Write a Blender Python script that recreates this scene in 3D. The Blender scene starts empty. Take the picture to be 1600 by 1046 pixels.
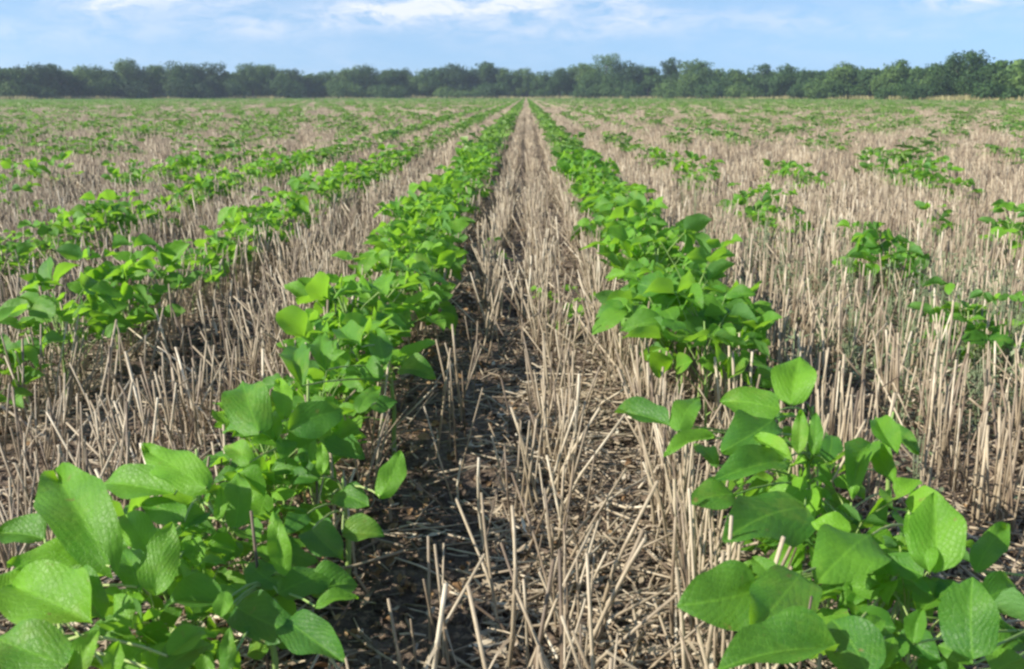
import bpy, math, random
import numpy as np
from mathutils import Vector, Matrix
rnd = random.Random(7)
R = math.radians
C = bpy.context.scene.collection
sc = bpy.context.scene

# ------------------------------------------------------------------ camera
H = 0.72                       # height of the camera above the soil
F = 1550.0                     # focal length in photo pixels (photo 1600 x 1046)
PITCH = math.atan((523-150.5)/F)
YAW = math.atan(22/F*math.cos(PITCH))
cam_d = bpy.data.cameras.new('camera'); cam = bpy.data.objects.new('camera', cam_d); C.objects.link(cam)
cam_d.sensor_width = 36; cam_d.lens = 36*F/1600; cam_d.clip_start = 0.02; cam_d.clip_end = 5000
cam.location = (0, 0, H); cam.rotation_euler = (R(90)-PITCH, 0, YAW)
sc.camera = cam
cam_d.dof.use_dof = True; cam_d.dof.focus_distance = 2.2; cam_d.dof.aperture_fstop = 16
CM = Matrix.Rotation(YAW, 3, 'Z') @ Matrix.Rotation(R(90)-PITCH, 3, 'X')
def ray(px, py): return CM @ Vector(((px-800)/F, (523-py)/F, -1))
def at_z(px, py, z):
    d = ray(px, py); t = (z-H)/d.z
    return Vector((0, 0, H)) + d*t
def at_y(px, py, Y):
    d = ray(px, py); return Vector((0, 0, H)) + d*(Y/d.y)
CMI = CM.inverted()
def project(p):
    v = CMI @ (Vector(p)-Vector((0, 0, H)))
    if v.z > -0.05: return None
    return 800+F*v.x/-v.z, 523-F*v.y/-v.z, -v.z

# ------------------------------------------------------------------ world, sun, exposure
SUN_EL = R(35)
SUN_AZ = math.atan2(-0.90, -0.32)          # angle of (x, y): the sun stands to the left and a little behind
sun_dir = Vector((math.sin(SUN_AZ)*math.cos(SUN_EL), math.cos(SUN_AZ)*math.cos(SUN_EL), math.sin(SUN_EL)))
sl = bpy.data.lights.new('sun', 'SUN'); sl.energy = 5.0; sl.angle = R(0.5); sl.color = (1.0, 0.93, 0.82)
so = bpy.data.objects.new('sun', sl); C.objects.link(so)
so.rotation_euler = sun_dir.to_track_quat('Z', 'Y').to_euler()
sc.view_settings.view_transform = 'Standard'; sc.view_settings.look = 'None'
sc.view_settings.exposure = 0.80; sc.view_settings.gamma = 1
sc.cycles.filter_width = 2.6
sc.cycles.max_bounces = 8; sc.cycles.transparent_max_bounces = 8

def N(nt, kind, **kw):
    n = nt.nodes.new(kind)
    for k, v in kw.items():
        if k == 'inp':
            for a, b in v.items(): n.inputs[a].default_value = b
        else: setattr(n, k, v)
    return n
def math_n(nt, op, a, b=None, c=None, clamp=False):
    n = nt.nodes.new('ShaderNodeMath'); n.operation = op; n.use_clamp = clamp
    for i, v in enumerate((a, b, c)):
        if v is None: continue
        if isinstance(v, (int, float)): n.inputs[i].default_value = v
        else: nt.links.new(v, n.inputs[i])
    return n.outputs[0]
def mix_c(nt, fac, a, b, blend='MIX'):
    n = nt.nodes.new('ShaderNodeMix'); n.data_type = 'RGBA'; n.blend_type = blend
    for s, v in ((n.inputs[0], fac), (n.inputs[6], a), (n.inputs[7], b)):
        if isinstance(v, (int, float)): s.default_value = v
        elif isinstance(v, tuple): s.default_value = v if len(v) == 4 else v+(1,)
        else: nt.links.new(v, s)
    return n.outputs[2]
def ramp(nt, fac, stops, interp='LINEAR'):
    n = nt.nodes.new('ShaderNodeValToRGB'); cr = n.color_ramp; cr.interpolation = interp
    while len(cr.elements) < len(stops): cr.elements.new(0.5)
    for e, (p, c) in zip(cr.elements, stops):
        e.position = p; e.color = c if len(c) == 4 else tuple(c)+(1,)
    nt.links.new(fac, n.inputs[0]); return n.outputs[0]

w = bpy.data.worlds.new('World'); sc.world = w; w.use_nodes = True
nt = w.node_tree; nt.nodes.clear()
tc = N(nt, 'ShaderNodeTexCoord')
sep = N(nt, 'ShaderNodeSeparateXYZ'); nt.links.new(tc.outputs['Generated'], sep.inputs[0])
lift = math_n(nt, 'ADD', sep.outputs[2], 0.16)
cmb = N(nt, 'ShaderNodeCombineXYZ')
nt.links.new(sep.outputs[0], cmb.inputs[0]); nt.links.new(sep.outputs[1], cmb.inputs[1]); nt.links.new(lift, cmb.inputs[2])
nrm = N(nt, 'ShaderNodeVectorMath', operation='NORMALIZE'); nt.links.new(cmb.outputs[0], nrm.inputs[0])
sky = N(nt, 'ShaderNodeTexSky', sky_type='NISHITA', sun_disc=False, sun_elevation=SUN_EL, sun_rotation=SUN_AZ % (2*math.pi),
        air_density=1.0, dust_density=0.6, ozone_density=1.5, altitude=200)
nt.links.new(nrm.outputs[0], sky.inputs[0])
skyc = mix_c(nt, 1.0, sky.outputs[0], (1.03, 1.13, 1.15), 'MULTIPLY')
# clouds: thin streaks low over the horizon
ax = math_n(nt, 'DIVIDE', sep.outputs[0], math_n(nt, 'MAXIMUM', sep.outputs[1], 0.05))
el = sep.outputs[2]
cv = N(nt, 'ShaderNodeCombineXYZ'); nt.links.new(ax, cv.inputs[0]); nt.links.new(math_n(nt, 'MULTIPLY', el, 3.2), cv.inputs[1])
n1 = N(nt, 'ShaderNodeTexNoise', inp={'Scale': 24.0, 'Detail': 8.0, 'Roughness': 0.66, 'Distortion': 0.5}); nt.links.new(cv.outputs[0], n1.inputs[0])
n2 = N(nt, 'ShaderNodeTexNoise', inp={'Scale': 5.0, 'Detail': 3.0, 'Roughness': 0.55, 'Distortion': 0.8}); nt.links.new(cv.outputs[0], n2.inputs[0])
tot = None
for (px, py, wx, wy, a) in ((585, 24, 80, 16, .95), (680, 8, 75, 20, .75), (770, 6, 60, 18, .6), (835, 5, 50, 18, .75), (965, 8, 45, 16, .55),
                            (170, 20, 36, 13, .95), (300, 6, 90, 15, .6), (90, 6, 60, 12, .45), (1482, 14, 62, 14, .8), (420, 48, 120, 14, .3),
                            (840, 48, 170, 16, .32), (1210, 36, 140, 16, .34), (1000, 34, 60, 12, .4), (1380, 60, 90, 10, .22), (60, 60, 120, 12, .2)):
    a0 = (px-822)*math.cos(PITCH)/F; e0 = (150.5-py)*0.945/F
    dx = math_n(nt, 'DIVIDE', math_n(nt, 'SUBTRACT', ax, a0), wx/F)
    dy = math_n(nt, 'DIVIDE', math_n(nt, 'SUBTRACT', el, e0), wy/F)
    d2 = math_n(nt, 'ADD', math_n(nt, 'MULTIPLY', dx, dx), math_n(nt, 'MULTIPLY', dy, dy))
    g = math_n(nt, 'MULTIPLY', math_n(nt, 'EXPONENT', math_n(nt, 'MULTIPLY', d2, -0.8)), a)
    tot = g if tot is None else math_n(nt, 'ADD', tot, g)
gen = math_n(nt, 'MULTIPLY', math_n(nt, 'SUBTRACT', n2.outputs[0], 0.40, clamp=True), 1.1)
fine = ramp(nt, n1.outputs[0], [(0.36, (0.05,)*3), (0.60, (1, 1, 1))])
cf = math_n(nt, 'MULTIPLY', math_n(nt, 'ADD', math_n(nt, 'MULTIPLY', tot, 1.2), gen), fine, clamp=True)
up = ramp(nt, el, [(0.0, (0.25,)*3), (0.06, (1, 1, 1)), (0.25, (1,)*3), (0.5, (0.35,)*3)])
cf = math_n(nt, 'MULTIPLY', cf, up)
col = mix_c(nt, cf, skyc, (5.3, 5.6, 6.3))
bg = N(nt, 'ShaderNodeBackground', inp={'Strength': 0.105}); nt.links.new(col, bg.inputs[0])
wo = N(nt, 'ShaderNodeOutputWorld'); nt.links.new(bg.outputs[0], wo.inputs[0])

# ------------------------------------------------------------------ helpers
def tag(o, label=None, cat=None, group=None, kind=None):
    if label: o['label'] = label
    if cat: o['category'] = cat
    if group: o['group'] = group
    if kind: o['kind'] = kind
    return o
class MB:
    """collects vertices, faces, uv and one tone value per face"""
    def __init__(s): s.v = []; s.f = []; s.uv = []; s.t = []
    def add(s, verts, faces, uv=None, tone=0.5):
        b = len(s.v); s.v.extend(verts)
        for f in faces:
            s.f.append([i+b for i in f]); s.t.append(tone)
            s.uv.extend([(uv[i] if uv is not None else (0.0, 0.0)) for i in f])
    def mesh(s, name, mat, smooth=True):
        me = bpy.data.meshes.new(name); me.from_pydata([tuple(p) for p in s.v], [], s.f)
        if s.f:
            ul = me.uv_layers.new(name='UVMap'); ul.data.foreach_set('uv', np.array(s.uv, dtype=np.float32).ravel())
            at = me.attributes.new('tone', 'FLOAT', 'FACE'); at.data.foreach_set('value', np.array(s.t, dtype=np.float32))
            if smooth: me.polygons.foreach_set('use_smooth', np.ones(len(s.f), dtype=bool))
        me.materials.append(mat); return me
    def build(s, name, mat, parent=None, smooth=True, coll=C):
        o = bpy.data.objects.new(name, s.mesh(name, mat, smooth)); (coll or C).objects.link(o)
        if parent: o.parent = parent
        return o
def tube(mb, pts, rad, n=5, tone=0.5, cap=True):
    pts = [Vector(p) for p in pts]; vs = []; uv = []
    for i, p in enumerate(pts):
        d = (pts[min(i+1, len(pts)-1)]-pts[max(i-1, 0)])
        d = d.normalized() if d.length > 1e-9 else Vector((0, 0, 1))
        a = d.orthogonal() if abs(d.z) < .95 else Vector((1, 0, 0))
        a = (a-d*a.dot(d)).normalized(); b = d.cross(a); r = rad[i] if hasattr(rad, '__len__') else rad
        for k in range(n):
            t = 2*math.pi*k/n
            vs.append(p+a*(math.cos(t)*r)+b*(math.sin(t)*r)); uv.append((k/n, i/(len(pts)-1)))
    fs = [[i*n+k, i*n+(k+1) % n, (i+1)*n+(k+1) % n, (i+1)*n+k] for i in range(len(pts)-1) for k in range(n)]
    if cap: fs.append([(len(pts)-1)*n+k for k in range(n)])
    mb.add(vs, fs, uv, tone)
def leaf(mb, B, T, Nn, width, nu=9, nv=6, droop=0.12, fold=0.18, wave=0.05, tone=0.5, rg=rnd, shape=0.42):
    """one ovate soybean leaflet from its base B to its tip T; Nn is roughly its upper side"""
    B = Vector(B); T = Vector(T); A = T-B; L = A.length; A.normalize()
    Nn = Vector(Nn); Nn = (Nn-A*Nn.dot(A)); Nn.normalize(); W = A.cross(Nn)
    ph = rg.random()*6.28; ph2 = rg.random()*6.28; asym = rg.uniform(-.08, .08); bend = rg.uniform(-.05, .05)
    vs = []; uv = []
    for i in range(nu+1):
        u = i/nu
        # ovate outline, widest before the middle, blunt tip
        prof = (math.sin(math.pi*u**0.80)**0.58 if u < .55 else math.sin(math.pi*u**0.80)**0.70) if 0 < u < 1 else 0
        prof *= 1.0-0.06*u
        if i == nu: prof = 0.02
        if i == 0: prof = 0.05
        h = prof*width/2*(1+0.05*math.sin(u*13+ph2))
        for j in range(-nv//2, nv//2+1):
            s = j/(nv/2)
            z = -droop*L*(u**2)*1.0+abs(s)*h*fold*2+0.5*wave*L*math.sin(u*9+ph)*abs(s)**1.5+0.4*wave*L*math.sin(u*5+ph2+(3 if s > 0 else 0))*s
            z += droop*L*u*0.9
            z -= 0.12*h*s*s
            off = bend*L*math.sin(u*math.pi)
            vs.append(B+A*(u*L)+W*(s*h*(1+asym*(1 if s > 0 else -1))+off)+Nn*z); uv.append((u, 0.5+0.5*s*(0.15+prof)))
    m = nv//2*2+1
    fs = [[i*m+j, i*m+j+1, (i+1)*m+j+1, (i+1)*m+j] for i in range(nu) for j in range(m-1)]
    mb.add(vs, fs, uv, tone)

# ------------------------------------------------------------------ materials
def mat(name):
    m = bpy.data.materials.new(name); m.use_nodes = True; m.node_tree.nodes.clear(); return m, m.node_tree
def attr(nt, n): a = nt.nodes.new('ShaderNodeAttribute'); a.attribute_name = n; return a.outputs['Fac']
def leaf_material(name, dark, light, under, veins=True, trans=0.34, trans_col=(0.22, 0.46, 0.02), rough=0.42, spec=0.5):
    m, nt = mat(name)
    uvn = N(nt, 'ShaderNodeUVMap', uv_map='UVMap'); sp = N(nt, 'ShaderNodeSeparateXYZ'); nt.links.new(uvn.outputs[0], sp.inputs[0])
    t = attr(nt, 'tone'); oi = N(nt, 'ShaderNodeObjectInfo')
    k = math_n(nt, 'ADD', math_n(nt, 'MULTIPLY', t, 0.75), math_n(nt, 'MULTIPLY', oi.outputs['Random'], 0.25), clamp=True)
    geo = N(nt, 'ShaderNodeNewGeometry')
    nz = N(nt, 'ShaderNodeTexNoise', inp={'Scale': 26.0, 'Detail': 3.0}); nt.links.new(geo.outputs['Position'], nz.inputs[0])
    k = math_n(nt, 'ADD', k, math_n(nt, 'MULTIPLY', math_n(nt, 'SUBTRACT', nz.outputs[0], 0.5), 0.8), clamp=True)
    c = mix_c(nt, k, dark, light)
    hgt = None
    if veins:
        av = math_n(nt, 'ABSOLUTE', math_n(nt, 'SUBTRACT', sp.outputs[1], 0.5))
        nd = N(nt, 'ShaderNodeTexNoise', inp={'Scale': 38.0, 'Detail': 2.0}); nt.links.new(geo.outputs['Position'], nd.inputs[0])
        wob = math_n(nt, 'MULTIPLY', math_n(nt, 'SUBTRACT', nd.outputs[0], 0.5), 1.5)
        ph = math_n(nt, 'ADD', wob, math_n(nt, 'SUBTRACT', math_n(nt, 'MULTIPLY', sp.outputs[0], 7.0), math_n(nt, 'MULTIPLY', math_n(nt, 'POWER', av, 1.35), 10.0)))
        fr = math_n(nt, 'ABSOLUTE', math_n(nt, 'SUBTRACT', math_n(nt, 'FRACT', ph), 0.5))      # 0 on a side vein
        sv = math_n(nt, 'SUBTRACT', 1.0, math_n(nt, 'MULTIPLY', fr, 8.0), clamp=True)
        mv = math_n(nt, 'SUBTRACT', 1.0, math_n(nt, 'MULTIPLY', av, 26.0), clamp=True)
        vo = N(nt, 'ShaderNodeTexVoronoi', feature='DISTANCE_TO_EDGE', inp={'Scale': 190.0}); nt.links.new(geo.outputs['Position'], vo.inputs[0])
        net = math_n(nt, 'SUBTRACT', 1.0, math_n(nt, 'MULTIPLY', vo.outputs[0], 9.0), clamp=True)
        v = math_n(nt, 'MAXIMUM', math_n(nt, 'MAXIMUM', math_n(nt, 'MULTIPLY', sv, 0.5), mv), math_n(nt, 'MULTIPLY', net, 0.22))
        c = mix_c(nt, math_n(nt, 'MULTIPLY', v, 0.30), c, tuple(min(1, x*1.7+0.02) for x in light))
        pil = math_n(nt, 'MULTIPLY', math_n(nt, 'SUBTRACT', fr, 0.25), 1.0)
        hgt = math_n(nt, 'ADD', math_n(nt, 'ADD', math_n(nt, 'MULTIPLY', pil, 0.22), math_n(nt, 'MULTIPLY', nd.outputs[0], 1.3)), math_n(nt, 'MULTIPLY', net, -0.12))
    c = mix_c(nt, math_n(nt, 'MULTIPLY', geo.outputs['Backfacing'], 0.7), c, under)
    # blemishes: a few dry specks
    ny = N(nt, 'ShaderNodeTexNoise', inp={'Scale': 9.0, 'Detail': 5.0, 'Roughness': 0.7}); nt.links.new(geo.outputs['Position'], ny.inputs[0])
    c = mix_c(nt, ramp(nt, ny.outputs[0], [(0.56, (0,)*3), (0.78, (0.75,)*3)]), c, (0.26, 0.36, 0.05))
    nb = N(nt, 'ShaderNodeTexNoise', inp={'Scale': 62.0, 'Detail': 2.0}); nt.links.new(geo.outputs['Position'], nb.inputs[0])
    c = mix_c(nt, ramp(nt, nb.outputs[0], [(0.70, (0,)*3), (0.75, (.8,)*3)]), c, (0.20, 0.16, 0.05))
    p = N(nt, 'ShaderNodeBsdfPrincipled', inp={'Roughness': rough, 'Specular IOR Level': spec}); nt.links.new(c, p.inputs['Base Color'])
    if hgt is not None:
        bp = N(nt, 'ShaderNodeBump', inp={'Strength': 0.6, 'Distance': 0.0042}); nt.links.new(hgt, bp.inputs['Height']); nt.links.new(bp.outputs[0], p.inputs['Normal'])
    tr = N(nt, 'ShaderNodeBsdfTranslucent'); nt.links.new(mix_c(nt, 0.75, c, trans_col), tr.inputs[0])
    mx = N(nt, 'ShaderNodeMixShader', inp={0: trans}); nt.links.new(p.outputs[0], mx.inputs[1]); nt.links.new(tr.outputs[0], mx.inputs[2])
    o = N(nt, 'ShaderNodeOutputMaterial'); nt.links.new(mx.outputs[0], o.inputs[0]); return m
M_leaf = leaf_material('soybean_leaf', (0.040, 0.150, 0.024), (0.175, 0.395, 0.026), (0.14, 0.29, 0.10), trans=0.46, trans_col=(0.34, 0.66, 0.018), rough=0.5, spec=0.36)
M_leaf_far = leaf_material('soybean_leaf_small', (0.055, 0.140, 0.026), (0.185, 0.315, 0.055), (0.14, 0.29, 0.10), veins=False, rough=0.5)
M_weed = leaf_material('weed_leaf', (0.13, 0.18, 0.08), (0.33, 0.38, 0.22), (0.25, 0.30, 0.18), veins=False, trans_col=(0.25, 0.35, 0.10))
def simple(name, stops, rough=0.7, spec=0.3, scale=40, bump=0.0, trans=0):
    m, nt = mat(name)
    t = attr(nt, 'tone'); oi = N(nt, 'ShaderNodeObjectInfo'); geo = N(nt, 'ShaderNodeNewGeometry')
    nz = N(nt, 'ShaderNodeTexNoise', inp={'Scale': float(scale), 'Detail': 4.0, 'Roughness': 0.6}); nt.links.new(geo.outputs['Position'], nz.inputs[0])
    k = math_n(nt, 'ADD', math_n(nt, 'MULTIPLY', t, 0.45), math_n(nt, 'MULTIPLY', oi.outputs['Random'], 0.42))
    k = math_n(nt, 'ADD', k, math_n(nt, 'MULTIPLY', math_n(nt, 'SUBTRACT', nz.outputs[0], 0.35), 0.8), clamp=True)
    c = ramp(nt, k, stops)
    p = N(nt, 'ShaderNodeBsdfPrincipled', inp={'Roughness': rough, 'Specular IOR Level': spec}); nt.links.new(c, p.inputs['Base Color'])
    if bump:
        bp = N(nt, 'ShaderNodeBump', inp={'Strength': bump, 'Distance': 0.02}); nt.links.new(nz.outputs[0], bp.inputs['Height']); nt.links.new(bp.outputs[0], p.inputs['Normal'])
    out = p.outputs[0]
    if trans:
        tr = N(nt, 'ShaderNodeBsdfTranslucent'); nt.links.new(c, tr.inputs[0])
        mx = N(nt, 'ShaderNodeMixShader', inp={0: trans}); nt.links.new(p.outputs[0], mx.inputs[1]); nt.links.new(tr.outputs[0], mx.inputs[2]); out = mx.outputs[0]
    o = N(nt, 'ShaderNodeOutputMaterial'); nt.links.new(out, o.inputs[0]); return m
M_straw = simple('dry_straw', [(0.0, (0.05, 0.036, 0.026)), (0.28, (0.17, 0.125, 0.085)), (0.58, (0.35, 0.282, 0.190)), (0.82, (0.50, 0.422, 0.300)), (1.0, (0.70, 0.625, 0.48))], rough=0.5, spec=0.4, scale=30, trans=0.12)
M_dead = simple('dead_leaf', [(0.0, (0.06, 0.035, 0.02)), (0.45, (0.19, 0.11, 0.05)), (0.8, (0.36, 0.24, 0.12)), (1.0, (0.5, 0.38, 0.22))], rough=0.7, scale=60, trans=0.15)
M_stem = simple('green_stem', [(0.0, (0.12, 0.22, 0.05)), (0.6, (0.24, 0.36, 0.10)), (1.0, (0.34, 0.36, 0.16))], rough=0.6, scale=60)
M_crown = simple('tree_leaves', [(0.0, (0.014, 0.038, 0.012)), (0.5, (0.050, 0.110, 0.024)), (1.0, (0.16, 0.25, 0.05))], rough=0.6, scale=0.35, trans=0.22)
M_bark = simple('tree_bark', [(0.0, (0.05, 0.04, 0.03)), (1.0, (0.16, 0.13, 0.10))], rough=0.9, scale=6, bump=0.5)
M_margin = simple('dry_grass', [(0.0, (0.16, 0.15, 0.06)), (0.5, (0.33, 0.30, 0.14)), (1.0, (0.50, 0.43, 0.24))], rough=0.8, scale=0.5)

def soil_material():
    m, nt = mat('soil'); geo = N(nt, 'ShaderNodeNewGeometry')
    a = N(nt, 'ShaderNodeTexNoise', inp={'Scale': 7.0, 'Detail': 8.0, 'Roughness': 0.65}); nt.links.new(geo.outputs['Position'], a.inputs[0])
    b = N(nt, 'ShaderNodeTexNoise', inp={'Scale': 90.0, 'Detail': 4.0, 'Roughness': 0.7}); nt.links.new(geo.outputs['Position'], b.inputs[0])
    v = N(nt, 'ShaderNodeTexVoronoi', inp={'Scale': 60.0}); nt.links.new(geo.outputs['Position'], v.inputs[0])
    c = ramp(nt, a.outputs[0], [(0.3, (0.045, 0.034, 0.028)), (0.55, (0.085, 0.064, 0.050)), (0.75, (0.15, 0.115, 0.085))])
    lit = ramp(nt, b.outputs[0], [(0.50, (0,)*3), (0.62, (1,)*3)])
    c = mix_c(nt, math_n(nt, 'MULTIPLY', lit, 0.55), c, (0.30, 0.225, 0.15))
    big = N(nt, 'ShaderNodeTexNoise', inp={'Scale': 1.7, 'Detail': 4.0}); nt.links.new(geo.outputs['Position'], big.inputs[0])
    c = mix_c(nt, ramp(nt, big.outputs[0], [(0.45, (0,)*3), (0.7, (0.5,)*3)]), c, (0.27, 0.20, 0.135))
    # field litter of the far ground, where single straws are too fine to see
    sp = N(nt, 'ShaderNodeSeparateXYZ'); nt.links.new(geo.outputs['Position'], sp.inputs[0])
    far = ramp(nt, math_n(nt, 'DIVIDE', sp.outputs[1], 40.0), [(0.15, (0,)*3), (1.0, (0.8,)*3)])
    far = math_n(nt, 'MULTIPLY', far, 1.0)
    c = mix_c(nt, far, c, (0.33, 0.27, 0.175))
    h = math_n(nt, 'ADD', math_n(nt, 'MULTIPLY', b.outputs[0], 0.5), math_n(nt, 'MULTIPLY', v.outputs[0], 0.6))
    bp = N(nt, 'ShaderNodeBump', inp={'Strength': 0.9, 'Distance': 0.012}); nt.links.new(h, bp.inputs['Height'])
    p = N(nt, 'ShaderNodeBsdfPrincipled', inp={'Roughness': 0.95, 'Specular IOR Level': 0.15}); nt.links.new(c, p.inputs['Base Color']); nt.links.new(bp.outputs[0], p.inputs['Normal'])
    o = N(nt, 'ShaderNodeOutputMaterial'); nt.links.new(p.outputs[0], o.inputs[0]); return m
M_soil = soil_material()

# ------------------------------------------------------------------ ground: one sheet, fine near the camera, reaching the horizon
def graded(near, step, far, grow):
    out = [0.0]; s = step
    while out[-1] < far:
        out.append(out[-1]+s)
        if out[-1] > near: s *= grow
    return out
gx = graded(1.3, 0.022, 1500, 1.13); xs = sorted([-x for x in gx[1:]]+gx)
ys = [-1500, -300, -60, -15, -4, -1.5, -0.5, 0.1]+[0.3+y for y in graded(3.0, 0.022, 2500, 1.08)]
def gz(x, y):
    """height of the soil"""
    r = math.hypot(x, y)
    if r > 60: return 0.0
    f = 1/(1+(r/12)**2)
    n = math.sin(x*23.1+1.3*math.sin(y*17.3))*math.sin(y*19.7+1.7*math.sin(x*13.9))
    n2 = math.sin(x*61+2*math.sin(y*47))*math.sin(y*57+2*math.sin(x*39))
    n3 = math.sin(x*131+2*math.sin(y*97+x*11))*math.sin(y*117+2*math.sin(x*89))
    return f*(0.008*n+0.005*n2+0.0035*n3)
g = MB(); nx = len(xs)
g.v = [(x, y, gz(x, y)) for y in ys for x in xs]
g.f = [[j*nx+i, j*nx+i+1, (j+1)*nx+i+1, (j+1)*nx+i] for j in range(len(ys)-1) for i in range(nx-1)]
g.uv = [(0, 0)]*(4*len(g.f)); g.t = [0.5]*len(g.f)
tag(g.build('ground', M_soil), 'dark brown soil of the field showing between the straw', 'ground', kind='structure')

# ------------------------------------------------------------------ scattering one 'stuff' object from a set of variants
def hidden_coll(name): return bpy.data.collections.new(name)      # never linked to the scene: only a library of shapes
def scatter(name, coll, P, Rt, S, I, label, cat, matl=None, group=None):
    me = bpy.data.meshes.new(name); me.vertices.add(len(P)); me.vertices.foreach_set('co', np.array(P, dtype=np.float32).ravel())
    for an, ty, key, arr in (('rot', 'FLOAT_VECTOR', 'vector', Rt), ('scl', 'FLOAT_VECTOR', 'vector', S), ('idx', 'INT', 'value', I)):
        a = me.attributes.new(an, ty, 'POINT'); a.data.foreach_set(key, np.array(arr, dtype=np.int32 if ty == 'INT' else np.float32).ravel())
    o = bpy.data.objects.new(name, me); C.objects.link(o)
    ng = bpy.data.node_groups.new(name, 'GeometryNodeTree')
    ng.interface.new_socket('Geometry', in_out='INPUT', socket_type='NodeSocketGeometry'); ng.interface.new_socket('Geometry', in_out='OUTPUT', socket_type='NodeSocketGeometry')
    gi = ng.nodes.new('NodeGroupInput'); go = ng.nodes.new('NodeGroupOutput')
    ip = ng.nodes.new('GeometryNodeInstanceOnPoints'); ci = ng.nodes.new('GeometryNodeCollectionInfo')
    ci.inputs['Collection'].default_value = coll; ci.inputs['Separate Children'].default_value = True; ci.inputs['Reset Children'].default_value = True
    def na(n, t):
        a = ng.nodes.new('GeometryNodeInputNamedAttribute'); a.data_type = t; a.inputs['Name'].default_value = n
        return [s for s in a.outputs if s.enabled and s.name == 'Attribute'][0]
    L = ng.links; e2r = ng.nodes.new('FunctionNodeEulerToRotation')
    L.new(gi.outputs[0], ip.inputs['Points']); L.new(ci.outputs[0], ip.inputs['Instance']); ip.inputs['Pick Instance'].default_value = True
    L.new(na('idx', 'INT'), ip.inputs['Instance Index']); L.new(na('rot', 'FLOAT_VECTOR'), e2r.inputs[0]); L.new(e2r.outputs[0], ip.inputs['Rotation'])
    L.new(na('scl', 'FLOAT_VECTOR'), ip.inputs['Scale']); L.new(ip.outputs[0], go.inputs[0])
    md = o.modifiers.new('scatter', 'NODES'); md.node_group = ng
    return tag(o, label, cat, group, 'stuff')
def in_view(x, y, m=0.35, z=0.15):
    if y < 0.3: return False
    return abs(x+0.014*y) < 0.53*y+m

# ------------------------------------------------------------------ stubble
def straw(mb, x, y, h, lean, az, rg, n=5, thick=1.0, z0=-0.02, sheath=True, segs=4):
    r = rg.uniform(0.0014, 0.0028)*thick; d = Vector((math.cos(az), math.sin(az), 0)); tone = rg.random()
    pts = []; rad = []; kink = rg.uniform(-.25, .25); side = Vector((-d.y, d.x, 0)); nd = rg.uniform(.3, .7)
    zs = [0, nd-.03, nd, nd+.03, 1] if n > 4 else [0, .5, 1]
    for t in zs:
        bend = lean*(t**1.3)+kink*0.06*math.sin(t*3)
        pts.append(Vector((x, y, z0))+d*(bend*h)+side*(0.03*kink*h*t)+Vector((0, 0, h*t*math.cos(min(1.2, abs(lean)*.8)))))
        rad.append(r*(1.45 if t == nd and n > 4 else 1.0)*(1.1-.25*t))
    tube(mb, pts, rad, n, tone)
    if sheath and rg.random() < 0.45:        # a curled strip of dead leaf hanging from the node
        i = 2 if n > 4 else 1; p0 = pts[i]; a2 = rg.random()*6.28; dd = Vector((math.cos(a2), math.sin(a2), 0)); L = rg.uniform(.03, .09); wd = rg.uniform(.0015, .0035)
        ws = Vector((-dd.y, dd.x, 0)); vs = []
        for k in range(4):
            t = k/3; p = p0+dd*(L*t*.7)+Vector((0, 0, L*(.35*t-.9*t*t)))
            vs += [p-ws*wd*(1-.8*t), p+ws*wd*(1-.8*t)]
        mb.add(vs, [[0, 1, 3, 2], [2, 3, 5, 4], [4, 5, 7, 6]], None, tone*.7)
rg = random.Random(11)
near_straws = hidden_coll('straw_shapes')
NS = 60
for i in range(NS):
    mb = MB(); h = rg.gauss(.205, .018) if rg.random() < .75 else rg.uniform(.10, .25)
    k = rg.random(); lean = abs(rg.gauss(0, .13)) if k < .86 else rg.uniform(.35, .9)
    straw(mb, 0, 0, h, lean, 0, rg)
    o = bpy.data.objects.new('straw_%03d' % i, mb.mesh('straw', M_straw)); near_straws.objects.link(o)
mid_straws = hidden_coll('tuft_shapes'); NM = 24
for i in range(NM):            # short lengths of drilled row, 10 straws each
    mb = MB()
    for k in range(11):
        straw(mb, rg.gauss(0, .018), rg.uniform(-.07, .07), rg.uniform(.13, .25), abs(rg.gauss(0, .16)), rg.random()*6.28, rg, n=3, thick=1.25)
    o = bpy.data.objects.new('tuft_%03d' % i, mb.mesh('tuft', M_straw)); mid_straws.objects.link(o)
far_straws = hidden_coll('swath_shapes'); NF = 16
for i in range(NF):            # 0.8 m long, four drill rows wide
    mb = MB()
    for k in range(90):
        straw(mb, (rg.randrange(4)-1.5)*.19+rg.gauss(0, .03), rg.uniform(-.4, .4), rg.uniform(.12, .24), abs(rg.gauss(0, .2)), rg.random()*6.28, rg, n=3, thick=2.2, sheath=False)
    o = bpy.data.objects.new('swath_%03d' % i, mb.mesh('swath', M_straw)); far_straws.objects.link(o)
def noise2(x, y, s=1.0, seed=0):
    return (math.sin(x*1.7*s+seed+1.9*math.sin(y*.9*s+seed*2))+math.sin(y*1.3*s-seed+1.5*math.sin(x*1.1*s+seed*3))+math.sin((x+y)*2.9*s+seed*5))/3
rows_x = [0.06+0.19*k for k in range(-400, 400)]
P, Rt, S, I = [], [], [], []
def put(p, r, s, i): P.append(p); Rt.append(r); S.append(s if hasattr(s, '__len__') else (s, s, s)); I.append(i)
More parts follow.
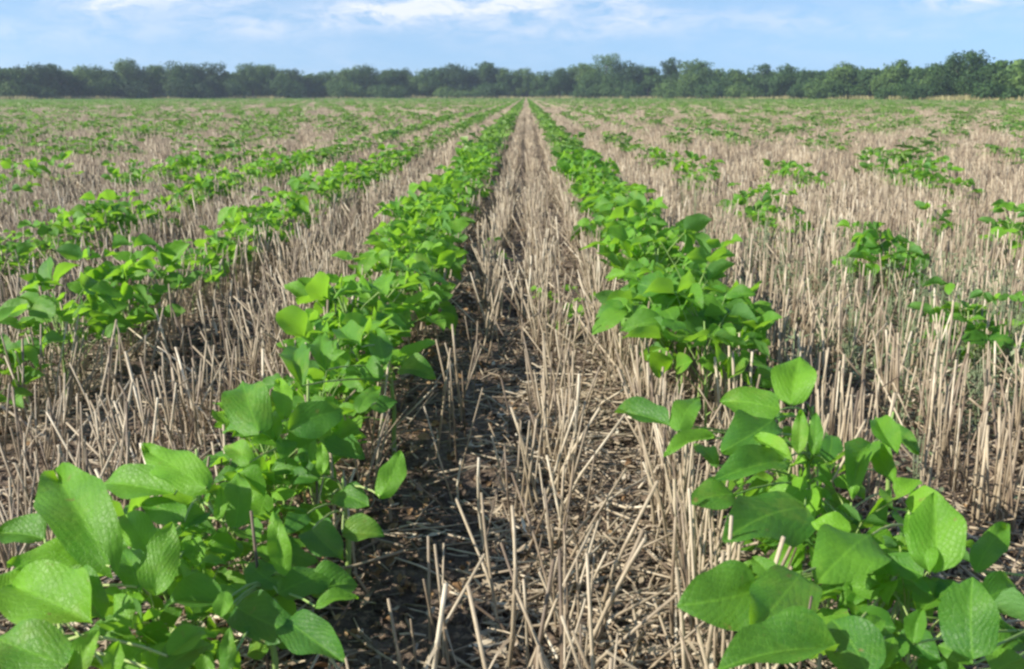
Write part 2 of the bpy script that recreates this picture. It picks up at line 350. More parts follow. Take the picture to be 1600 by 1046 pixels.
for rx in rows_x:
    if abs(rx) > 5: continue
    y = 0.55
    while y < 7.5:
        dens = 150.0                       # straws per metre of drill row
        y += rg.expovariate(dens)
        x = rx+rg.gauss(0, .034 if -.1 < rx < .12 else .020)+.02*math.sin(y*3+rx*9)
        if not in_view(x, y, .25): continue
        nn = noise2(x, y, 2.2, 3)
        q = 0.70+0.36*nn+.55*math.sin(y*27+rx*41+2*math.sin(y*11+rx*17))*(1 if y < 5 else .5)
        if -0.24 < x < -0.04: q = (0.14+.22*nn) if y < 3.2 else .60+.2*nn            # the bare strip left of the middle
        if 0.0 <= x < .14: q = (.42+.45*nn) if y < 3 else .62+.3*nn
        if .14 <= x < .32: q = .85+.4*nn
        if -.40 < x < -.26: q *= .40
        if -.80 < x < -.45 and y < 4.5: q = max(.8, q)
        if -1.08 < x < -.80 and y < 3.6: q = .22
        if x > .5 and y < 1.5: q *= .55
        if (abs(x-.50) < .22 and y < 1.40) or (abs(x+.42) < .18 and y < 1.3): q *= .04
        if rg.random() > q: continue
        az = rg.random()*6.28; sc1 = rg.uniform(.85, 1.12)
        tx, ty = 0.0, 0.0
        if x < -.45: tx = 0.16*rg.uniform(.2, 1.3)      # the stubble left of the row leans right
        elif x < 0.35: tx = rg.gauss(.03, .15 if y < 3 else .1); ty = rg.gauss(0, .15 if y < 3 else .1)
        put((x, y, gz(x, y)), (ty, tx, az), (rg.uniform(.8, 1.2)*sc1, rg.uniform(.8, 1.2)*sc1, sc1), rg.randrange(NS))
print('near straws', len(P))
scatter('straw_stubble', near_straws, P, Rt, S, I, 'pale tan cut straw stubble standing in rows between the soybeans', 'stubble')
P, Rt, S, I = [], [], [], []
for rx in rows_x:
    if abs(rx) > 20: continue
    y = 6.8
    while y < 32:
        y += .10*rg.uniform(.6, 1.5)*(1+y/50)
        x = rx+.02*math.sin(y*3+rx*9)
        if not in_view(x, y, .4): continue
        if y < 7.5 and rg.random() > (y-6.8)/.7: continue
        if rg.random() > 0.80+.4*noise2(x, y, 1.2, 3)-(.1 if -.2 < x < .05 else 0): continue
        put((x, y, 0), (rg.gauss(0, .05), rg.gauss(0.03, .05), rg.choice((0, math.pi))+rg.gauss(0, .2)), (1.2, 1.2, rg.uniform(.85, 1.1)), rg.randrange(NM))
for j in range(int((250-30)/.8)):
    yy = 30+j*.8
    for i in range(-190, 190):
        x = i*.76+rg.gauss(0, .05)
        y = yy+rg.uniform(-.2, .2)
        if not in_view(x, y, 1.0): continue
        if rg.random() > (1.0 if y < 60 else .75 if y < 110 else .5): continue
        put((x, y, 0), (0, 0, rg.choice((0, math.pi))), (1, 1, rg.uniform(.85, 1.15)), NM+rg.randrange(NF))
    # coarser ranks are enough beyond 110 m
for o in list(mid_straws.objects): o.name = 'a_'+o.name
for o in list(far_straws.objects): o.name = 'b_'+o.name; mid_straws.objects.link(o)
print('far tufts', len(P))
scatter('straw_stubble', mid_straws, P, Rt, S, I, 'pale straw stubble covering the field towards the trees', 'stubble')

# loose straw and chaff lying on the soil
litter = hidden_coll('litter_shapes'); NL = 44
for i in range(NL):
    mb = MB(); t = rg.random()
    if i < 24:
        L = rg.uniform(.03, .20); r = rg.uniform(.0010, .0021); c = rg.uniform(-.15, .15)
        tube(mb, [(-L/2, 0, 0), (0, c*L, rg.uniform(0, .006)), (L/2, 0, rg.uniform(0, .012))], r, 5, t)
    else:                       # flat curled flakes
        L = rg.uniform(.008, .05); wd = rg.uniform(.0012, .005); vs = []
        for k in range(5):
            u = k/4-.5; vs += [(u*L, -wd*(1-u*u*3), .01*u*u+.002), (u*L, wd*(1-u*u*3), .004*abs(u)+rg.uniform(0, .004))]
        mb.add([Vector(v) for v in vs], [[2*k, 2*k+1, 2*k+3, 2*k+2] for k in range(4)], None, t)
    litter.objects.link(bpy.data.objects.new('bit_%03d' % i, mb.mesh('bit', M_straw)))
P, Rt, S, I = [], [], [], []
for k in range(64000):
    y = 0.7+rg.random()**1.6*9.5; x = rg.uniform(-.53*y-.3, .53*y+.3)
    q = .55+.5*noise2(x, y, 3.1, 9)
    if -.30 < x < -.06 and y < 3.4: q *= .28
    if -1.08 < x < -.82: q *= .35
    elif -.06 <= x < .35 and y < 3.2: q += .45
    if rg.random() > q: continue
    up = rg.random() < .10
    put((x, y, gz(x, y)+rg.uniform(.001, .012)+(.03 if up else 0)), (rg.gauss(0, .15), rg.gauss(0, .45 if up else .10), rg.random()*6.28), rg.uniform(.7, 1.25), rg.randrange(NL))
scatter('loose_straw', litter, P, Rt, S, I, 'broken straw and dry chaff lying loose on the dark soil', 'straw litter')

dead = hidden_coll('dead_shapes')
for i in range(14):
    mb = MB(); L = rg.uniform(.008, .026); a = rg.random()*6.28
    leaf(mb, (-L/2, 0, .002), (L/2, 0, rg.uniform(.002, .014)), (rg.gauss(0, .4), rg.gauss(0, .4), 1), L*rg.uniform(.3, .7), 4, 4, droop=rg.uniform(-.5, .6), fold=rg.uniform(0, .8), wave=.15, tone=rg.random(), rg=rg)
    dead.objects.link(bpy.data.objects.new('dead_%02d' % i, mb.mesh('dead', M_dead)))
P, Rt, S, I = [], [], [], []
for k in range(8500):
    y = .8+rg.random()**1.3*5; x = rg.gauss(-.36, .13) if rg.random() < .6 else rg.uniform(-.5*y-.2, .5*y+.2)
    if rg.random() > .6+.5*noise2(x, y, 4.1, 6): continue
    put((x, y, gz(x, y)+rg.uniform(.001, .010)), (rg.gauss(0, .4), rg.gauss(0, .4), rg.random()*6.28), rg.uniform(.5, 1.3), rg.randrange(14))
scatter('dead_leaves', dead, P, Rt, S, I, 'small curled brown dead leaves on the soil under the rows', 'dead leaves')
clods = hidden_coll('clod_shapes')
for i in range(14):
    mb = MB(); r = rg.uniform(.004, .013); vs = []
    for a in range(5):
        for b in range(7):
            th = math.pi*a/4; ph = 6.283*b/7; q = r*rg.uniform(.7, 1.2); vs.append(Vector((math.sin(th)*math.cos(ph)*q, math.sin(th)*math.sin(ph)*q, math.cos(th)*q*.6)))
    mb.add(vs, [[a*7+b, a*7+(b+1) % 7, (a+1)*7+(b+1) % 7, (a+1)*7+b] for a in range(4) for b in range(7)])
    clods.objects.link(bpy.data.objects.new('clod_%02d' % i, mb.mesh('clod', M_soil, smooth=False)))
P, Rt, S, I = [], [], [], []
for k in range(16000):
    y = 0.8+rg.random()**1.4*5; x = rg.uniform(-.53*y-.2, .53*y+.2)
    q = .25+.3*noise2(x, y, 3.7, 2)+(.7 if -.3 < x < 0.02 else 0)+(.4 if -1.08 < x < -.8 else 0)
    if rg.random() > q: continue
    put((x, y, gz(x, y)+.001), (rg.gauss(0, .4), rg.gauss(0, .4), rg.random()*6.28), rg.uniform(.4, 1.3)**2, rg.randrange(14))
scatter('soil_clods', clods, P, Rt, S, I, 'dark crumbs and clods of soil in the bare strip', 'soil clods')

# grey-green seedling weeds among the stubble on the right
weeds = hidden_coll('weed_shapes')
for i in range(10):
    mb = MB(); h = rg.uniform(.07, .19)
    for k in range(rg.randrange(22, 40)):
        a = rg.random()*6.28; z = h*rg.random(); L = rg.uniform(.008, .022); b = Vector((rg.gauss(0, .018), rg.gauss(0, .018), z)); d = Vector((math.cos(a), math.sin(a), rg.uniform(-.1, .8))).normalized()
        leaf(mb, b, b+d*L, (0, 0, 1), L*.45, 2, 2, tone=rg.random(), rg=rg)
    for k in range(3): tube(mb, [(0, 0, -.005), (rg.gauss(0, .01), rg.gauss(0, .01), h)], .0012, 3, .5)
    weeds.objects.link(bpy.data.objects.new('weed_%03d' % i, mb.mesh('weed', M_weed)))
P, Rt, S, I = [], [], [], []
for k in range(9000):
    y = rg.uniform(1.2, 7); x = rg.uniform(-.1, .55*y+.2)
    q = math.exp(-((x-1.5)/.5)**2-((y-2.8)/.8)**2)*.75+math.exp(-((x-.95)/.25)**2-((y-3.8)/1.0)**2)*.3+(.02 if x > .8 else 0)
    if x < .5 or rg.random() > q*.8 or not in_view(x, y): continue
    put((x, y, gz(x, y)), (0, 0, rg.random()*6.28), rg.uniform(.7, 1.4), rg.randrange(10))
scatter('seedling_weeds', weeds, P, Rt, S, I, 'fine grey-green seedling weeds sprouting among the straw stubble', 'weeds')

# ------------------------------------------------------------------ soybean plants
def gen_plant(rg, h=0.25, n=7, size=0.085, nu=7, nv=4, spread=1.0, stemn=5, tone0=0.45):
    fo, st = MB(), MB()
    lean = Vector((rg.gauss(0, .03), rg.gauss(0, .03), 0))
    tube(st, [(0, 0, -.02), lean*.4+Vector((0, 0, h*.45)), lean+Vector((0, 0, h*.85))], [.0035, .0028, .0016], stemn, .5)
    a = rg.random()*6.28
    for k in range(n):
        t = (k+1)/n; z0 = h*(.15+.65*t); a += 2.4+rg.gauss(0, .35)
        pl = (.055+.06*(1-t)+.03*rg.random())*spread*(h/.25); up = .75 if t > .7 else .45
        pl *= .86; up = rg.uniform(.7, 1.5)*(1.15 if t > .6 else .8); d = Vector((math.cos(a), math.sin(a), 0)); b = lean*t+Vector((0, 0, z0*.88))
        e = b+d*pl+Vector((0, 0, pl*up+rg.gauss(0, .008)))
        tube(st, [b, b+(e-b)*.5+Vector((0, 0, .008)), e], [.0017, .0013, .0010], max(3, stemn-1), .6, cap=False)
        sz = size*(.7+.45*rg.random())*(.62 if k == n-1 else 1.0)
        tn = min(1, max(0, tone0+(.32 if k >= n-2 else -.04)+rg.gauss(0, .28)))
        tilt = Vector((rg.gauss(0, .60), rg.gauss(-.12, .60), 1)); nrm = (tilt+d*.15+Vector((-.28, -.12, 0))).normalized()
        side = Vector((-d.y, d.x, 0)); dr = rg.gauss(-.05, .62)
        for q, (fw, sd) in enumerate(((1, 0), (.22, 1), (.22, -1))):
            dd = (d*fw+side*sd+Vector((0, 0, dr*(.8 if q == 0 else .5)+rg.gauss(0, .12)))).normalized()
            s2 = sz*(1 if q == 0 else .88)
            bb = e+(d*.016 if q == 0 else side*sd*.004)
            nn = (nrm+side*sd*-.25+Vector((rg.gauss(0, .12), rg.gauss(0, .12), 0))).normalized()
            leaf(fo, bb, bb+dd*s2, nn, s2*rg.uniform(.60, .74), nu, nv, droop=rg.uniform(-.15, .45), fold=rg.uniform(.0, .50), wave=.09, tone=tn+rg.gauss(0, .07), rg=rg)
    return fo, st

def hero_leaf(parent, name, bx, by, tx, ty, wpx, zb, k, tone=.5, cf=.45, stem=None, petioles=None, droop=.10, fold=.14):
    """a leaflet whose base and tip stand where the photograph shows them, at a height zb above the soil"""
    B = at_z(bx, by, zb); Tf = at_z(tx, ty, zb); T = at_y(tx, ty, B.y+(1-k)*(Tf.y-B.y))
    mx = .16
    T = B+(T-B)*.90
    A = (T-B).normalized(); tocam = (Vector((0, 0, H))-B).normalized()
    Nn = (Vector((-.15, -.05, 1))*(1-cf)+tocam*cf).normalized(); Nn = (Nn-A*Nn.dot(A)).normalized(); W = A.cross(Nn)
    v = CMI @ W; dep = -(CMI @ (B-Vector((0, 0, H)))).z
    s = math.hypot(v.x, v.y)*F/dep; L = (T-B).length
    wd = wpx/max(s, 1e-3); wd = max(.34*L, min(wd*.92, .92*L, .09))
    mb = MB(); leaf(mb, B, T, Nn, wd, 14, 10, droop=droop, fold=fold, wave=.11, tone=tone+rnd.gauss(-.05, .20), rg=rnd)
    M = mb.build(name, M_leaf, parent)
    return B, M
# stems of the nearest plants (x, y): label
hero = {
 'R0': ((.62, 1.02), .24, 'soybean plant with an upright oval leaf at the bottom right corner of the photo'),
 'R1': ((.50, 1.20), .22, 'soybean plant with two broad overlapping leaves over the straw at the bottom right'),
 'R2': ((.43, 1.42), .27, 'tall soybean plant with a broad stacked crown, right of the tangled straw'),
 'R3': ((.60, 1.55), .22, 'thin soybean plant with drooping leaves on the right edge of the tall stacked one'),
 'L0': ((-.50, .95), .24, 'soybean plant with large glossy pale leaves in the bottom left corner'),
 'L1': ((-.30, 1.05), .17, 'dark shaded soybean plant beside the bare soil at the bottom left'),
 'L2': ((-.44, 1.25), .26, 'soybean plant with a bright folded leaf rising behind the bottom left corner plant'),
 'L3': ((-.27, 1.38), .17, 'soybean plant with one bright leaf pointing into the bare strip'),
 'L4': ((-.37, 1.62), .25, 'soybean plant with one pale strongly veined leaf facing the camera'),
 'L5': ((-.27, 1.92), .25, 'soybean plant with light leaves just behind the strongly veined leaf'),
}
# leaflets: crop origin, then base x, y, tip x, y, width (all in crop pixels, crop = 2x photo), height, uprightness, tone
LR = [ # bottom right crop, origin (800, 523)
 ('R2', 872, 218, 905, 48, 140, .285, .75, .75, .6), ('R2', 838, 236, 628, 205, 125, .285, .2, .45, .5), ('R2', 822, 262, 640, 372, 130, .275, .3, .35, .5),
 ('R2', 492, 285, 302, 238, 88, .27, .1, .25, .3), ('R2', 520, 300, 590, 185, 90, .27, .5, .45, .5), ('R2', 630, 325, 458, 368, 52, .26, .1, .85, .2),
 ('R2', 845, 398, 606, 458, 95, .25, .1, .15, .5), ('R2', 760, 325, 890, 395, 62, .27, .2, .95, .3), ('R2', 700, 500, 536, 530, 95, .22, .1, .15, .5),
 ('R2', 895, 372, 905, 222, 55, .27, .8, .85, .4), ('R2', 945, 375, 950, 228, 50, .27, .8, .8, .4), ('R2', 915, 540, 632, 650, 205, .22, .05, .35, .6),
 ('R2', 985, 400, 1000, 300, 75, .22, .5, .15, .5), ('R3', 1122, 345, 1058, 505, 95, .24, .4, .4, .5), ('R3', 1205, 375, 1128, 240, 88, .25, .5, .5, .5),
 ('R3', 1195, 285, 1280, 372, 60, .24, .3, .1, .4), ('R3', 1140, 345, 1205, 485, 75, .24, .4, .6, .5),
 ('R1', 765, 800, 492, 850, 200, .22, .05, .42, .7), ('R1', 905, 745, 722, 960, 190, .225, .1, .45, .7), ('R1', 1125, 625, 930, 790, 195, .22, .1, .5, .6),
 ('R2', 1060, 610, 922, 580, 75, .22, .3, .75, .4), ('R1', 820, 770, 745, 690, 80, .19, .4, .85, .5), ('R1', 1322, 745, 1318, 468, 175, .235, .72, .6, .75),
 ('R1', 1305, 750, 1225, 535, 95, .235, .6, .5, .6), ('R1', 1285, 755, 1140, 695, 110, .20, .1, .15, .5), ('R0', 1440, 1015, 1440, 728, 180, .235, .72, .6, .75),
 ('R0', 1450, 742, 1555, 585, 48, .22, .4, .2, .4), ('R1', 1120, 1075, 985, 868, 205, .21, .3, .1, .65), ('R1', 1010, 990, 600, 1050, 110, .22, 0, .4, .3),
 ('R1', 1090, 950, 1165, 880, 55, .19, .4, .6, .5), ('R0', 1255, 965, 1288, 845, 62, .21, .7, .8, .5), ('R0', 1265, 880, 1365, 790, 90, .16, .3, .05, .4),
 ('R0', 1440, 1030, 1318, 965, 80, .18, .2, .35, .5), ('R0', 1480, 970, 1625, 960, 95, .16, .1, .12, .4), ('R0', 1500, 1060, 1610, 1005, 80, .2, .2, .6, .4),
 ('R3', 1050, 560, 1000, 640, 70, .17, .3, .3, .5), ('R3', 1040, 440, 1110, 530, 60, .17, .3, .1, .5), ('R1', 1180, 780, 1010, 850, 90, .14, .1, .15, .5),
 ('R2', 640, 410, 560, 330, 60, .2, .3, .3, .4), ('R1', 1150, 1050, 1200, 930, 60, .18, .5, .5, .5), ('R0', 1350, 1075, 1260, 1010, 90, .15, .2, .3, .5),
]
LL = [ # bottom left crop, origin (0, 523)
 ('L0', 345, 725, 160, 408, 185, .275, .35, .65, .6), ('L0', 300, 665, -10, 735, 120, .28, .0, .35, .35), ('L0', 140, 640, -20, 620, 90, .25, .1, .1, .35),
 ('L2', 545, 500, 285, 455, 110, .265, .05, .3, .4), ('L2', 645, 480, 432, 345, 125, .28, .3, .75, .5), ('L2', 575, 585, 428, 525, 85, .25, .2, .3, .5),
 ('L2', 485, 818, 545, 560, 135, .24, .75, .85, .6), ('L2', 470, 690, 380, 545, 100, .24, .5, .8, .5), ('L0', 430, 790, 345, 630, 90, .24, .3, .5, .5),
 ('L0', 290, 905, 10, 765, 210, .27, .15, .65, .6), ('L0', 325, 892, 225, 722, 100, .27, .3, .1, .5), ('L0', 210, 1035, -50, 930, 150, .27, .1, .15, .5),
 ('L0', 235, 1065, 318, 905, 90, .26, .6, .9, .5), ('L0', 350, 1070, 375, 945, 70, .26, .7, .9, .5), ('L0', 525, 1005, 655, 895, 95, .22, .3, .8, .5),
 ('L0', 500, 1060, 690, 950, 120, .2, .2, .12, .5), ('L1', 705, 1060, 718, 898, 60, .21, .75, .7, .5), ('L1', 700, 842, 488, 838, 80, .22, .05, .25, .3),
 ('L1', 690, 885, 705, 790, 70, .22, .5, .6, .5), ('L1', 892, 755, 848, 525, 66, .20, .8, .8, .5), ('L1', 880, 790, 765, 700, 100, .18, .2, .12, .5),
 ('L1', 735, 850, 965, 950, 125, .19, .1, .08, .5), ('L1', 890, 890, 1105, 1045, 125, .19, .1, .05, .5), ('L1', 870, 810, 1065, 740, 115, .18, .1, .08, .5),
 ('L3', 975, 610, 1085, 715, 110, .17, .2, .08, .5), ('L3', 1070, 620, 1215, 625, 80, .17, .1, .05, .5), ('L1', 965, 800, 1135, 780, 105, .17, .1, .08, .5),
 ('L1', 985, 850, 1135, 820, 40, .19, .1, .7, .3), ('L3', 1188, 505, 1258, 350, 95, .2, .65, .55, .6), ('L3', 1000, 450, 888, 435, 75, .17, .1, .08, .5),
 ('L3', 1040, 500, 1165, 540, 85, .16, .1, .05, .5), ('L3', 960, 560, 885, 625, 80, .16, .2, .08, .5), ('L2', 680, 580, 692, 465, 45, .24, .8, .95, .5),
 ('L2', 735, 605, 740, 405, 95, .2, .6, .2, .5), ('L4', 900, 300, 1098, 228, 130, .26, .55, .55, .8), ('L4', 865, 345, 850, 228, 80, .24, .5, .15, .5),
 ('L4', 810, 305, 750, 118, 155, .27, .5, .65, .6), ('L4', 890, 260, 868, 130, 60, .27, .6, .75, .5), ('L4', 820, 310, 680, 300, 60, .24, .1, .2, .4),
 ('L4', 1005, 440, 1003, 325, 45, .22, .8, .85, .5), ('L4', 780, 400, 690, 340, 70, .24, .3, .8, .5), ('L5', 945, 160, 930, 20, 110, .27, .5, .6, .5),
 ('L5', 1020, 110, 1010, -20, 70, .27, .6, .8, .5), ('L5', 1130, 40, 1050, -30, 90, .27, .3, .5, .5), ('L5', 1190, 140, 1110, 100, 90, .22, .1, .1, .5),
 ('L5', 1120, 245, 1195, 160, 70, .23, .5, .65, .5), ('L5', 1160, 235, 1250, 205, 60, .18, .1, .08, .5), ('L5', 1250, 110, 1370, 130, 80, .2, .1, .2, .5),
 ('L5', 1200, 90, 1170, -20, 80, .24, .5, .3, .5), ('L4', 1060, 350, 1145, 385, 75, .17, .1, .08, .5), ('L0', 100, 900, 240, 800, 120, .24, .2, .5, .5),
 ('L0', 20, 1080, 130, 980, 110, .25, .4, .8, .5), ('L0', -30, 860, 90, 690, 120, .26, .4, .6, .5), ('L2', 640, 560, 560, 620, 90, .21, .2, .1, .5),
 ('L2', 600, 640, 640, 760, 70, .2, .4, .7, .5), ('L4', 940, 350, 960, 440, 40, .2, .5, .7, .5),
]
hero_objs = {}
for key, (xy, top, lab) in hero.items():
    e = bpy.data.objects.new('soybean_plant', None); C.objects.link(e); e.location = (xy[0], xy[1], 0); e.empty_display_size = .05
    tag(e, lab, 'soybean plant', 'soybean plants of the two nearest rows'); hero_objs[key] = e
bpy.context.view_layer.update()
ends = {k: [] for k in hero}
for ox, oy, lst in ((800, 523, LR), (0, 523, LL)):
    for (key, bx, by, tx, ty, wpx, zb, k, tone, cf) in lst:
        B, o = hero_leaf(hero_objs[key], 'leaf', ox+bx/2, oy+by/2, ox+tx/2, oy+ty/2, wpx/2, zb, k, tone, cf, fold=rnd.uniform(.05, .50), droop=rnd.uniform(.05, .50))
        o.matrix_parent_inverse = Matrix.Translation(-hero_objs[key].location)
        ends[key].append(B)
for key, (xy, top, lab) in hero.items():
    st = MB(); base = Vector((0, 0, 0)); org = Vector((xy[0], xy[1], 0))
    tube(st, [(0, 0, -.02), (.004, .002, top*.4), (-.003, .004, top*.8), (0, 0, top)], [.0048, .0042, .003, .0018], 8, .5)
    s = st.build('stem', M_stem, hero_objs[key])
    pt = MB()
    for B in ends[key]:
        b = B-org; zz = max(.03, min(top*.95, b.z-.25*math.hypot(b.x, b.y)-.015)); a = Vector((0, 0, zz))
        mid = a.lerp(b, .5)+Vector((0, 0, .012)); tube(pt, [a, a.lerp(mid, .5)+Vector((0, 0, .006)), mid, mid.lerp(b, .6)+Vector((0, 0, .002)), b], [.0022, .0018, .0016, .0014, .0012], 6, .7, cap=False)
    pt.build('petioles', M_stem, hero_objs[key])

# generic plant shapes (meshes shared by the copies)
rg = random.Random(5)
shapes = []
for i in range(22):
    fo, st = gen_plant(rg, h=rg.uniform(.22, .29), n=rg.randrange(8, 12), size=rg.uniform(.066, .086), nu=7, nv=4, spread=rg.uniform(.85, 1.15), tone0=rg.uniform(.3, .6))
    shapes.append((fo.mesh('foliage', M_leaf), st.mesh('stem', M_stem)))
small_shapes = []
for i in range(6):
    fo, st = gen_plant(rg, h=rg.uniform(.12, .17), n=rg.randrange(3, 5), size=rg.uniform(.05, .07), nu=6, nv=4, spread=.9, tone0=.7)
    small_shapes.append((fo.mesh('foliage', M_leaf), st.mesh('stem', M_stem)))
GAP = 0.74
def row_x(r): return (0.41+GAP*(abs(r)-1))*(1 if r > 0 else -1)
def row_density(r, y):
    """how many plants stand in this stretch of the row, 0..1"""
    a = abs(r); n = noise2(r*3.7, y, 1.1 if a < 4 else .8, r*1.3)
    if a == 1: return (.80+.45*n if y > 3.6 else 1.0) if y > 2 else (.85 if r < 0 else .45)
    if r < 0:
        if a == 2: return .72+.6*n if not 3.0 < y < 3.3 else .15
        if a == 3: return .85+.8*n
        return (.48 if y < 30 else .36)+1.0*n
    if a == 2: return .12+.8*n if y > 6.2 else 0
    return (.08 if y < 12 else .30)+.85*n
cand = []           # (depth, row, x, y, scale, small)
rg = random.Random(21)
for r in [k for k in range(-190, 191) if k]:
    y = .8+rg.random()*.1; a = abs(r)
    while y < 26:
        y += rg.uniform(.05, .085) if a == 1 and y < 1.9 else rg.uniform(.075, .125) if a == 1 else rg.uniform(.08, .15)
        x = row_x(r)+rg.gauss(0, .018)+(.02*math.sin(y*1.3+r))
        if not in_view(x, y, .12): 
            if y > 1.5 and abs(x) > .53*26+.5: break
            continue
        if r == 1 and 1.62 < y < 1.98: continue
        if rg.random() > row_density(r, y): continue
        s = rg.uniform(.78, 1.10)*(1.05 if a == 1 else .95)*(1.12 if r == 1 and 2.1 < y < 3.4 else 1)
        if r == -2 and y < 4.5: s *= 1.0
        if a == 1 and y < 2: s *= .76
        s *= 1+.16*noise2(r*5.1, y, 3.3, r)
        cand.append((r, x, y, s, False))
# the scattered plants of the second row on the right, read from the photograph (foot of each)
for (px, py, z, s) in ((1378, 392, .2, 1.0), (1362, 385, .2, .85), (1400, 400, .2, .9), (1390, 375, .2, .8), (1205, 322, .22, 1.0), (1190, 312, .22, .9), (1225, 340, .2, .8), (1165, 305, .22, .9), (1215, 330, .2, .7),
                       (1090, 258, .22, 1.05), (1080, 252, .22, .9), (1100, 262, .22, .8), (1515, 505, .16, .85), (1528, 512, .14, .75), (1590, 515, .12, .7), (1000, 232, .22, 1.), (1015, 240, .2, .9), (985, 226, .22, 1.), (1025, 236, .2, .8)):
    p = at_z(px, py, z); cand.append((2, p.x, p.y, s*.98, False))
for (px, py, z, s) in ((1575, 350, .22, 1.), (1590, 345, .22, .9), (1460, 330, .2, .8), (1505, 290, .2, .9), (1440, 258, .22, .9), (1430, 262, .22, .8), (1345, 372, .1, .6)):
    p = at_z(px, py, z); cand.append((3, p.x, p.y, s, False))
extra = []
for (px, py, z, s) in ((862, 455, .12, .9), (905, 470, .10, .8), (765, 392, .10, .9), (880, 478, .10, .7)):
    p = at_z(px, py, z); extra.append((0, p.x, p.y, s, True))
cand.sort(key=lambda c: math.hypot(c[1], c[2]))
def visible(c):
    q = project((c[1], c[2], .2*c[3])); return q is not None and -60 < q[0] < 1660 and q[1] < 1120
near = [c for c in cand if visible(c)][:282]; nearset = set(map(id, near))
rest = [c for c in cand if id(c) not in nearset]
ONES = 'zeroth first second third fourth fifth sixth seventh eighth ninth tenth eleventh twelfth thirteenth fourteenth fifteenth sixteenth seventeenth eighteenth nineteenth'.split()
def ordinal(n):
    if n < 20: return ONES[n]
    t, u = divmod(n, 10); T = ['', '', 'twenty', 'thirty', 'forty', 'fifty', 'sixty', 'seventy', 'eighty', 'ninety'][t]
    return (T[:-1]+'ieth') if u == 0 else T+'-'+ONES[u]
ROWN = {1: 'nearest', 2: 'second', 3: 'third', 4: 'fourth', 5: 'fifth', 6: 'sixth', 7: 'seventh', 8: 'eighth', 9: 'ninth', 10: 'tenth'}
def plant(c, label, kit, rgn):
    r, x, y, s, sm = c
    e = bpy.data.objects.new('soybean_plant', None); C.objects.link(e); e.location = (x, y, gz(x, y)); e.rotation_euler = (rgn.gauss(0, .05), rgn.gauss(0, .05), rgn.random()*6.28)
    e.scale = (s*rgn.uniform(.84, 1.0),)*2+(s,); e.empty_display_size = .05
    f, m = kit[rgn.randrange(len(kit))]
    for nm, me in (('foliage', f), ('stem', m)):
        o = bpy.data.objects.new(nm, me); C.objects.link(o); o.parent = e
    side = 'between the two nearest rows' if r == 0 else ('in the %s row %s of the middle strip' % (ROWN.get(abs(r), 'far'), 'left' if r < 0 else 'right'))
    tag(e, label, 'soybean plant', ('soybean plants '+side))
cnt = {}
for c in near:
    r = c[0]; cnt[r] = cnt.get(r, 0)+1
    look = 'low' if c[2] < 2 and abs(c[0]) == 1 else 'small' if c[3] < .76 else 'broad' if c[3] > 1.05 else 'leafy'
    side = 'left' if r < 0 else 'right'
    plant(c, '%s soybean plant, %s from the front along the %s row %s of the middle' % (look, ordinal(cnt[r]), ROWN.get(abs(r), 'far'), side), shapes, rg)
vol = ['small bright soybean seedling alone in the middle strip, touching the straw beside the right row', 'pale soybean seedling in the straw just left of the right row crown',
       'single small soybean seedling on dark soil just right of the left row', 'yellowish soybean seedling low in the middle strip straw']
for c, l in zip(extra, vol): plant(c, l, small_shapes, rg)
print('individual plants', len(near)+len(extra)+len(hero), 'rest', len(rest))
# the rest of the crop
crop = hidden_coll('crop_shapes'); NC = 16
for i in range(NC):
    fo, st = gen_plant(rg, h=rg.uniform(.20, .26), n=rg.randrange(6, 9), size=rg.uniform(.07, .09), nu=3, nv=2, stemn=3, tone0=rg.uniform(.3, .65))
    o = bpy.data.objects.new('a_plant_%02d' % i, fo.mesh('plant', M_leaf_far)); crop.objects.link(o)
NR = 12
for i in range(NR):             # one metre of row seen from far off
    mb = MB()
    for k in range(9):
        fo, st = gen_plant(rg, h=rg.uniform(.2, .28), n=4, size=rg.uniform(.08, .12), nu=2, nv=2, stemn=3, tone0=rg.uniform(.3, .65))
        oy = rg.uniform(-.5, .5); ox = rg.gauss(0, .03)
        b = len(mb.v); mb.v.extend([Vector((v[0]+ox, v[1]+oy, v[2])) for v in fo.v]); mb.f.extend([[q+b for q in f] for f in fo.f]); mb.uv.extend(fo.uv); mb.t.extend(fo.t)
    o = bpy.data.objects.new('b_rowbit_%02d' % i, mb.mesh('rowbit', M_leaf_far)); crop.objects.link(o)
P, Rt, S, I = [], [], [], []
for (r, x, y, s, sm) in rest: put((x, y, 0), (rg.gauss(0, .05), rg.gauss(0, .05), rg.random()*6.28), s, rg.randrange(NC))
for r in [k for k in range(-190, 191) if k]:
    y = 26
    while y < 245:
        y += 1.0
        x = row_x(r)+rg.gauss(0, .02)
        if not in_view(x, y, .8): continue
        dn = row_density(r, y)
        if abs(r) == 1: dn = .95
        if rg.random() > dn*(.95 if y < 90 else .8): continue
        put((x, y+rg.uniform(-.2, .2), 0), (0, 0, rg.choice((0, math.pi))), (rg.uniform(.9, 1.2), 1, rg.uniform(.75, 1.0)), NC+rg.randrange(NR))
scatter('soybean_plants', crop, P, Rt, S, I, 'small green soybean plants filling the rows across the rest of the field', 'soybean crop')

